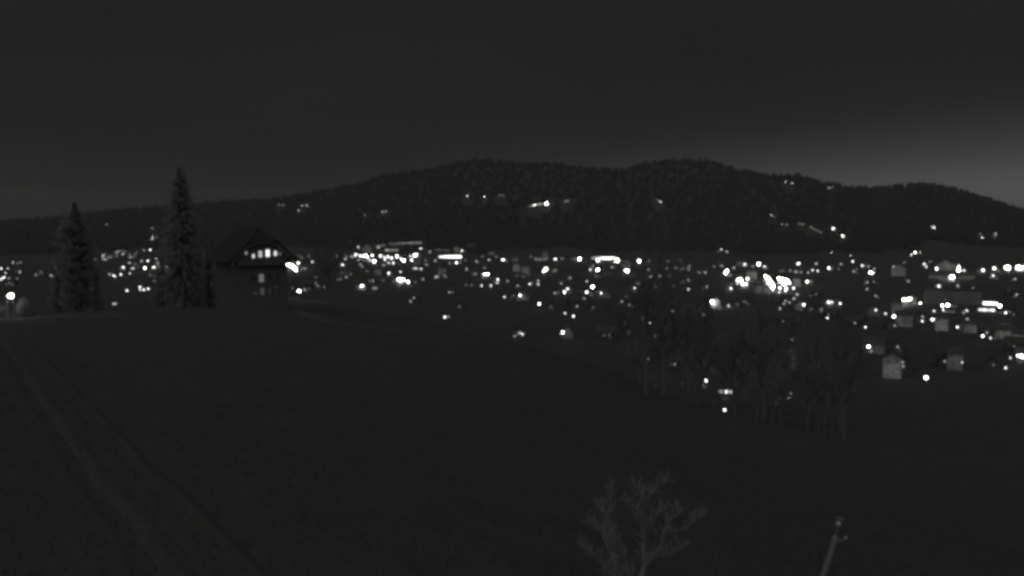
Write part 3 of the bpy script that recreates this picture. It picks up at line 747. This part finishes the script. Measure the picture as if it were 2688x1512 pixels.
PALEBARE = [bare_tree_mesh(13, s, mat('pale_bark_wood', .21, .9, .3, 1.0), 3, 4, .02) for s in (4, 5, 6)]
def bare_tree(p, H, k, label, group=None, name='bare_tree', kinds=None):
    root = tag(link(name, None, loc=p, rz=random.random() * 6.28), label, 'tree', group)
    tm, cm = (kinds or BARE)[k % 3]; s = H / 13.0
    link('trunk', tm, root, sc=s); link('crown', cm, root, sc=s)
    return root
bare_tree(ground_at(862, 205), 17, 0, 'tall leafless tree standing alone right past the chalet'.replace(' right', ''))
bare_tree(ground_at(775, 215), 8, 1, 'small leafless tree by the lamp behind the chalet')
bare_tree(ground_at(832, 240), 8.5, 2, 'leafless tree over the lit gravel lane')
# the leafless wood on the slope
wood = []
rw = random.Random(21)
for _ in range(900):
    if len(wood) >= 32: break
    px = rw.uniform(1640, 2240); D = rw.uniform(215, 340); g = ground_at(px, D)
    H = rw.choice((rw.uniform(10, 18), rw.uniform(15, 28)))
    top = proj((g.x, g.y, g.z + H)); bot = proj(g)
    if top[1] < 690: continue
    bad = False
    for (lx, ly, c, p) in PLACED:
        if c >= 4 and abs(lx - bot[0]) < 7 and top[1] - 4 < ly < bot[1] and p.y > D: bad = True; break
    if bad or any((g - q).length < 6 for q in wood): continue
    wood.append(g); bare_tree(g, H, rw.randint(0, 2), 'leafless tree of the slope wood below the floodlit square', 'leafless trees of the slope wood', kinds=PALEBARE)
near = []
for _ in range(900):
    if len(near) >= 10: break
    px = rw.uniform(1650, 2230); D = rw.uniform(118, 205); g = ground_at(px, D); H = rw.uniform(14, 24)
    top = proj((g.x, g.y, g.z + H)); bot = proj(g)
    if top[1] < 645 or any(abs(q.x - g.x) < 3 and abs(q.y - g.y) < 8 for q in near): continue
    if any(c >= 5 and abs(lx - bot[0]) < 9 and ly > top[1] for (lx, ly, c, p) in PLACED): continue
    near.append(g); bare_tree(g, H, rw.randint(0, 2), 'tall dark leafless tree on the brow before the slope wood', 'tall leafless trees on the brow')
# dark trees between the houses of the valley
CON = []
for s in (31, 32):
    c, t = spruce_parts(14, 2.6, 22, 6, seed=s); CON.append((t.mesh('trunk', bark), c.mesh('crown', needle)))
nt_ = 0
for _ in range(2500):
    if nt_ >= 70: break
    px = rw.uniform(-20, 2700); D = math.exp(rw.uniform(math.log(430), math.log(2100))); g = ground_at(px, D)
    H = rw.uniform(8, 16); top = proj((g.x, g.y, g.z + H)); bot = proj(g); hw = 3.2 / D * F + 5
    if any(abs(lx - bot[0]) < hw and top[1] - 5 < ly < bot[1] + 6 for (lx, ly, c, p) in PLACED): continue
    nt_ += 1
    if rw.random() < .45:
        root = tag(link('valley_spruce', None, loc=g), 'dark spruce between the houses of the valley town', 'tree', 'dark spruces between the valley houses')
        tm, cm = CON[nt_ % 2]; link('trunk', tm, root, sc=H / 14); link('crown', cm, root, sc=H / 14)
    else: bare_tree(g, H, nt_, 'leafless tree between the houses of the valley town', 'leafless trees between the valley houses', 'valley_tree')

# the pale fruit tree in front, its crown reaching into the picture
def fruit_tree():
    D0 = 24.0; rnd = random.Random(4); b = MB(); t = MB()
    base = ground_at(1675, D0); fork = at(1668, 1560, D0)
    P = lambda px, py, dd=0.0: at(px, py, D0 + dd)
    t.tube(base - Vector((0, 0, .5)), fork, .15, .11, 9)
    t.tube(fork, P(1690, 1490), .09, .06, 7)
    limbs = [
     [(1690,1490,0,.055),(1688,1440,.1,.045),(1690,1400,.2,.04),(1682,1350,.2,.032),(1690,1320,.1,.026),(1680,1288,.1,.02),(1666,1272,0,.010)],
     [(1690,1320,.1,.022),(1712,1290,.3,.016),(1737,1268,.3,.008)],
     [(1688,1365,.2,.02),(1672,1338,.0,.015),(1648,1318,-.1,.007)],
     [(1690,1400,.2,.025),(1712,1372,-.3,.02),(1724,1350,-.4,.015),(1745,1330,-.4,.007)],
     [(1668,1560,0,.07),(1645,1490,-.4,.05),(1636,1445,-.6,.04),(1618,1415,-.7,.03),(1600,1385,-.8,.02)],
     [(1668,1560,0,.07),(1620,1500,.4,.05),(1606,1455,.6,.04),(1585,1415,.7,.035),(1585,1385,.8,.03),(1597,1345,.8,.024),(1603,1310,.8,.018),(1610,1275,.8,.007)],
     [(1585,1395,.75,.022),(1560,1388,.6,.016),(1545,1368,.5,.007)],
     [(1595,1355,.8,.016),(1580,1335,1.0,.012),(1568,1322,1.0,.006)],
     [(1690,1490,0,.055),(1715,1460,.5,.045),(1735,1430,.6,.035),(1740,1400,.7,.026),(1752,1372,.9,.018),(1780,1345,1.0,.007)],
     [(1740,1410,.7,.022),(1775,1395,.2,.018),(1802,1388,0,.014),(1822,1362,0,.010),(1840,1348,0,.006)],
     [(1660,1530,.2,.05),(1590,1500,-.3,.035),(1572,1462,-.4,.026),(1545,1442,-.5,.015),(1525,1430,-.6,.006)],
     [(1636,1470,-.5,.03),(1612,1440,-1.0,.022),(1605,1410,-1.2,.012)],
     [(1715,1465,.5,.03),(1760,1450,1.0,.022),(1795,1432,1.2,.010)]]
    for lb in limbs:
        pts = [(P(x, y, dd), r * .55) for x, y, dd, r in lb]
        for (a, ra), (c, rc) in zip(pts, pts[1:]):
            b.tube(a, c, ra, rc, 6, cap=False)
            dd = (c - a); n = max(3, int(dd.length / .036))
            for k in range(n):
                u = rnd.random(); q = a + dd * u; rr = ra + (rc - ra) * u
                side = Vector((rnd.gauss(0, 1), rnd.gauss(0, 1), rnd.gauss(.3, .6))).normalized()
                nd = (dd.normalized() * .45 + side * .55 + Vector((0, 0, .15))).normalized()
                grow(b, q, nd, rnd.uniform(.12, .34), min(.008, rr * .6), 1, rnd, 3, .25, .5, .0042, (1, 2))
        a, _ = pts[-1]; d0 = (pts[-1][0] - pts[-2][0]).normalized()
        grow(b, a, d0, .18, .006, 1, rnd, 3, .3, .4, .0035, (1, 2))
    root = tag(link('fruit_tree', None, loc=base), 'pale leafless fruit tree with fine branching twigs in the dark meadow', 'tree')
    tm, cm = t.mesh('trunk', twig), b.mesh('crown', twig)
    for nme, m_ in (('trunk', tm), ('crown', cm)):
        m_.transform(Matrix.Translation(-base)); link(nme, m_, root)
fruit_tree()
def grass():
    rn = np.random.default_rng(5); n = 14000
    y = rn.uniform(14, 75, n) ** 1.0; x = rn.uniform(-.65, .65, n) * y; z = height(x, y); v = []; f = []
    hh = rn.uniform(.08, .3, n); an = rn.uniform(0, 6.28, n); le = rn.normal(0, .09, (n, 2))
    for i in range(n):
        b = len(v); c, s_ = math.cos(an[i]) * .03, math.sin(an[i]) * .03
        v += [(x[i] - c, y[i] - s_, z[i] - .03), (x[i] + c, y[i] + s_, z[i] - .03), (x[i] + le[i, 0], y[i] + le[i, 1], z[i] + hh[i])]; f.append((b, b + 1, b + 2))
    me = bpy.data.meshes.new('grass'); me.from_pydata(v, [], f); me.update(); me.materials.append(mat('grass', .1, .9, .4, .3))
    tag(link('grass', me), 'rough winter grass of the dark meadow', 'grass', kind='stuff')
grass()
def shrub(px, D, H, label):
    b = MB(); rnd = random.Random(int(px)); base = ground_at(px, D)
    for i in range(9):
        a = rnd.random() * 6.28; d = Vector((math.cos(a) * .5, math.sin(a) * .5, 1)).normalized()
        grow(b, Vector((rnd.uniform(-.15, .15), rnd.uniform(-.15, .15), -.1)), d, H * rnd.uniform(.35, .75), .007, 2, rnd, 3, .25, .45, .004, (1, 2))
    root = tag(link('shrub', None, loc=base), label, 'shrub'); link('stems', b.mesh('stems', mat('dull_twigs', .17, .9, .2, 3.0)), root); return root
sg = ground_at(1870, 25.0); shrub(1870, 25.0, max(1.0, at(1870, 1478, 25.0).z - sg.z), 'low leafless shrub beside the pale fruit tree')

# ------------------------------------------------------------------ leaning pole
def pole():
    D = 25.0; w_ = mat('weathered_wood', .25, .85, .2, 6); ins = mat('porcelain', .62, .3, .06, 5); st = mat('iron', .26, .6, .1, 5)
    P = lambda px, py: at(px, py, D)
    top = P(2192, 1411); low = P(2160, 1512); d = (low - top).normalized()
    g0 = None; q = top.copy()
    for i in range(400):
        q = top + d * (i * .1)
        if q.z < h1(q.x, q.y) - .6: break
    base = q
    root = tag(link('leaning_pole', None, loc=base), 'grey leaning pole topped by a pale ball under a small cap bar', 'pole')
    def part(name, mb, m):
        me = mb.mesh(name, m); me.transform(Matrix.Translation(-base)); return link(name, me, root)
    b = MB(); b.tube(base, top, .105, .08, 14); b.tube(top, top - d * .06, .08, .05, 14); part('shaft', b, w_)
    b = MB(); b.tube(top + d * .10, top + d * .0 - d * .02, .1, .1, 14); part('collar', b, st)
    b = MB(); b.tube(top, P(2204.5, 1362), .02, .015, 8); part('stem', b, st)
    me = ico(3, .075); me.materials.append(ins); smooth(me); ball = link('ball', me, root, P(2200.5, 1375) - base)
    b = MB(); b.tube(P(2195.5, 1358), P(2214, 1364), .032, .032, 8); part('cap_bar', b, st)
    b = MB(); b.tube(top + d * .15, P(2214, 1417), .026, .022, 8); b.tube(P(2214, 1417), P(2220, 1411), .022, .022, 8); part('bracket', b, st)
    me = ico(2, .042); me.materials.append(ins); link('insulator', me, root, P(2220.5, 1411) - base)
pole()

# ------------------------------------------------------------------ the lamp at the lane corner
def corner():
    D = 140.0; p = at(28.5, 775, D); g0 = h1(p.x, p.y)
    root = tag(link('lane_lamp', None, loc=(p.x + .35, p.y, g0)), 'glaring lane lamp with a dark post over the lit hedge', 'street lamp')
    hz = p.z - g0
    b = MB(); b.tube((0, 0, -.5), (0, 0, hz + .05), .09, .06, 10); link('post', b.mesh('post', mat('galvanised', .32, .5, .1, 4)), root)
    b = MB(); b.tube((0, 0, hz + .05), (-.38, 0, hz + .3), .035, .035, 8); link('arm', b.mesh('arm', metal), root)
    b = MB(); b.tube((-.38, 0, hz + .30), (-.38, 0, hz + .16), .08, .30, 14); link('hood', b.mesh('hood', metal), root)
    r = .30; A = math.pi / 4 * (2 * r / D * PXS) ** 2
    me = ico(3); me.materials.append(glow(700 / A)); smooth(me); link('lamp_globe', me, root, (-.38, 0, hz - .05), sc=r)
    # pale trunk beside it, fence, hedge
    leafm = mat('hedge_leaves', .2, .8, .3, 1.5)
    def blob(px, py, rx, rz, n, seed, label, name='hedge_bush', D2=D):
        c = at(px, py, D2); g = h1(c.x, c.y); rnd = random.Random(seed); b = MB(); t = MB()
        hgt = max(c.z - g + rz, .5)
        for i in range(6):
            a = rnd.random() * 6.28; t.tube((0, 0, -.2), (math.cos(a) * rx * .5, math.sin(a) * rx * .5, hgt * .6), .03, .012, 5)
        for i in range(n):
            d = Vector((rnd.gauss(0, 1), rnd.gauss(0, 1), rnd.gauss(0, 1))).normalized() * rnd.random() ** .4
            q = Vector((d.x * rx, d.y * rx, hgt * .52 + d.z * hgt * .5)) * (1 + .15 * math.sin(5 * d.x + 3 * d.z))
            u = Vector((rnd.gauss(0, 1), rnd.gauss(0, 1), rnd.gauss(0, 1))).normalized() * .11; v_ = u.orthogonal().normalized() * .07
            b.poly([q - u, q + v_, q + u, q - v_])
        root = tag(link(name, None, loc=(c.x, c.y, g)), label, 'bush')
        link('stems', t.mesh('stems', bark), root); link('leaves', b.mesh('leaves', leafm), root)
    blob(62, 800, 1.1, .9, 900, 1, 'lit bush arching over the lane corner', D2=141.5)
    blob(70, 812, .9, 1.1, 800, 2, 'leafy lit bush at the side of the lane corner', D2=140.5)
    blob(79, 828, .7, .8, 600, 3, 'low lit bush where the lane leaves the corner', D2=139.5)
    blob(-2, 812, 1.2, 1.3, 900, 5, 'dim bush behind the pale trunk at the lane corner', D2=144)
    g = ground_at(16, 139.0); topz = at(16, 786, 139).z; H = topz - g.z
    b = MB(); b.tube((0, 0, -.5), (.1, 0, H * .8), .30, .24, 10); b.tube((.1, 0, H * .8), (.0, 0, H * 1.15), .24, .16, 8)
    rt = tag(link('pollard_tree', None, loc=g), 'pale pollarded trunk in the light of the lane lamp', 'tree'); link('trunk', b.mesh('trunk', mat('pale_bark', .3, .9, .25, 3)), rt)
    c = MB(); rnd = random.Random(9)
    for i in range(16):
        a = rnd.random() * 6.28; grow(c, Vector((0, 0, H * 1.12)), Vector((math.cos(a) * .8, math.sin(a) * .8, .7)).normalized(), 1.6, .03, 1, rnd, 3, .3, .4, .01)
    link('crown', c.mesh('crown', bark), rt)
    # fence
    fr = tag(link('rail_fence', None, loc=(g.x, g.y, g.z)), 'low rail fence running from the pale trunk to the lit bush', 'fence')
    wd = mat('fence_wood', .22, .9, .2, 4); A0 = ground_at(18, 138.2); pts = [ground_at(18 + 12 * i, 138.2 - .25 * i) for i in range(4)]
    for q in pts:
        b = MB(); b.tube((0, 0, -.4), (0, 0, 1.35), .06, .05, 7); link('fence_post', b.mesh('fence_post', wd), fr, q - g)
    for zz in (.6, 1.2):
        for a, b_ in zip(pts, pts[1:]):
            b = MB(); up = Vector((0, 0, zz)); b.tube(a - g + up, b_ - g + up + Vector((0, 0, .12)), .045, .045, 6); link('rail', b.mesh('rail', wd), fr)
corner()
# lamp behind the chalet that lights the gravel
def yard_lamp():
    p = at(784.5, 763.5, 292); g0 = h1(p.x, p.y)
    root = tag(link('gravel_yard_lamp', None, loc=(p.x, p.y, g0)), 'strong lamp standing over the lit gravel past the chalet', 'street lamp')
    hz = max(p.z - g0, 2.0); r = .3
    link('post', POST, root, (0, 0, -.3), sc=(.08, .08, hz)); A = math.pi / 4 * (2 * r / 292 * PXS) ** 2
    link('lamp_globe', globe_mesh(150 / A), root, (0, 0, hz), sc=r); link('hood', HOOD, root, (0, 0, hz + r), sc=(r * .8, r * .8, r))
yard_lamp()

# ------------------------------------------------------------------ the chalet
def chalet():
    D = 160.0; mpp = D / F
    gc = at(690, 800, D); yaw = math.radians(36)
    # local frame: gable wall in y = 0 facing -y, ridge along +y
    root = tag(link('chalet', None, loc=gc, rz=yaw), 'big dark farmhouse with arched gable and lit upper windows', 'house')
    W, He, Hr, Ln = 9.8, 7.9, 14.3, 12.0; x = W / 2; o = 1.7; tanr = (Hr - He) / (x + o)
    def zr(xx): return Hr - abs(xx) * tanr
    wood_d = mat('chalet_timber', .13, .8, .3, 1.6, .3); roofm = mat('chalet_roof', .05, .85, .2, 1.5)
    b = MB(); ze = zr(x) - .25
    zc = 11.6; xc = (Hr - zc) / tanr
    fr = [(-x, 0, -2.5), (x, 0, -2.5), (x, 0, ze), (xc - .3, 0, zc), (-xc + .3, 0, zc), (-x, 0, ze)]
    bk = [(p[0], Ln, p[2]) for p in fr]
    b.poly(fr); b.poly(bk[::-1])
    for i in range(6):
        j = (i + 1) % 6; b.poly([fr[j], fr[i], bk[i], bk[j]])
    wall = link('wall', b.mesh('wall', wood_d), root)
    # boards of the gable
    bm_ = MB(); bm_.box((0, 0, 0), (.10, .018, .5)); board = bm_.mesh('board', wood_d)
    k = -x + .12
    while k < x - .05:
        zt = min(zr(k) - .5, zc - .2) ; z0 = 3.4
        link('board', board, wall, (k, -.03 - .012 * ((int(k * 9) % 3)), (zt + z0) / 2), sc=(1, 1, zt - z0)); k += .235
    # roof with clipped front and back gables
    yo = 1.25; zh = 11.9; xh = (Hr - zh) / tanr; setb = 2.0
    rf = MB()
    for sg in (-1, 1):
        q = [(0, -yo + setb, Hr), (sg * xh, -yo, zh), (sg * (x + o), -yo, He), (sg * (x + o), Ln + yo, He), (sg * xh, Ln + yo, zh), (0, Ln + yo - setb, Hr)]
        rf.slab(q if sg < 0 else q[::-1], .28)
    rf.slab([(xh, -yo, zh), (0, -yo + setb, Hr), (-xh, -yo, zh)], .25); rf.slab([(-xh, Ln + yo, zh), (0, Ln + yo - setb, Hr), (xh, Ln + yo, zh)], .25)
    roof = link('roof', rf.mesh('roof', roofm), root)
    ch = MB(); ch.box((-1.3, 8.5, Hr - .1), (.4, .4, 1.2)); ch.box((-1.3, 8.5, Hr + 1.15), (.48, .48, .08)); link('chimney', ch.mesh('chimney', WALLS[0]), roof)
    # the arched soffit under the front eaves
    a = MB(); n = 22; ra, zb = x + .9, 7.6; pts = []
    for i in range(n + 1):
        t = math.pi * i / n; pts.append((ra * math.cos(t), zb + 4.1 * math.sin(t) ** .9 if math.sin(t) > 0 else zb))
    for (x0, z0), (x1, z1) in zip(pts, pts[1:]):
        z0 = min(z0, zr(x0) - .35); z1 = min(z1, zr(x1) - .35)
        a.slab([(x0, -yo + .1, z0), (x0, -.05, z0), (x1, -.05, z1), (x1, -yo + .1, z1)], .08)
    link('arch', a.mesh('arch', mat('arch_boards', .4, .8, .15, 2)), root)
    # balcony
    bl = MB(); bl.box((0, -.65, 7.6), (x + .1, .6, .09)); bal = link('balcony', bl.mesh('balcony', wood_d), root)
    rb = MB(); rb.box((0, -1.2, 8.35), (x + .1, .04, .05)); link('balcony_rail', rb.mesh('balcony_rail', wood_d), bal)
    bs = MB(); bs.box((0, 0, 0), (.06, .02, .33)); bsm = bs.mesh('baluster', wood_d)
    for i in range(46): link('baluster', bsm, bal, (-x + i * W / 45, -1.2, 8.0))
    dm = MB(); dm.box((0, 0, 0), (.5, .03, .5)); dark = dm.mesh('pane', mat('dark_glass', .03, .15, .1, 2))
    ca, sa = math.cos(yaw), math.sin(yaw)
    nrm = Vector((sa, -ca, 0))
    def win(px, py, wpx, hpx, L):
        d = ray(px, py); t = (Vector(gc).dot(nrm) - (-.09)) / d.dot(nrm) if False else Vector(gc).dot(nrm) / d.dot(nrm)
        loc = Matrix.Rotation(-yaw, 4, 'Z') @ (d * t - Vector(gc))
        wm = wpx * mpp / ca; hm = hpx * mpp
        o_ = window(root, (loc.x, -.10, loc.z), wm, hm, L if L else .02, None if L else dark)
        mu = MB(); mu.box((0, 0, 0), (.035 / wm, .03, .5)); mu.box((0, 0, .1), (.5, .03, .03 / hm)); link('glazing_bar', mu.mesh('glazing_bar', FRAME), o_, (0, -.05, 0))
        return o_
    win(645.5, 664, 4, 7, .6); win(664.5, 672, 4.5, 10, 1.3); win(682.5, 667, 7.5, 16, .7); win(702, 664.5, 8, 18, 1.6)
    win(722, 665, 5.5, 12, 1.3); win(734, 666, 4, 9, .22)
    win(685.5, 730, 10, 20, .17); win(688, 765, 8, 17, .075); win(668.5, 770, 7, 8, .04); win(707, 765, 7, 15, .022); win(725, 755, 6, 6, .03)
    for q in ((664, 732), (707, 728), (728, 724)): win(q[0], q[1], 8, 16, 0)
chalet()

# ------------------------------------------------------------------ thin night air over the valley
def haze():
    me = MB(); me.box((0, 4200, 130), (9400, 4900, 214)); m = bpy.data.materials.new('haze'); m.use_nodes = True; t = m.node_tree
    for n in list(t.nodes): t.nodes.remove(n)
    v = t.nodes.new('ShaderNodeVolumePrincipled'); v.inputs['Color'].default_value = (.9, .9, .9, 1); v.inputs['Density'].default_value = HAZE; v.inputs['Anisotropy'].default_value = 0.2
    o = t.nodes.new('ShaderNodeOutputMaterial'); t.links.new(v.outputs[0], o.inputs['Volume'])
    tag(link('haze', me.mesh('haze', m)), 'thin night haze filling the valley air', 'haze', kind='stuff')
HAZE = 0.000052
haze()
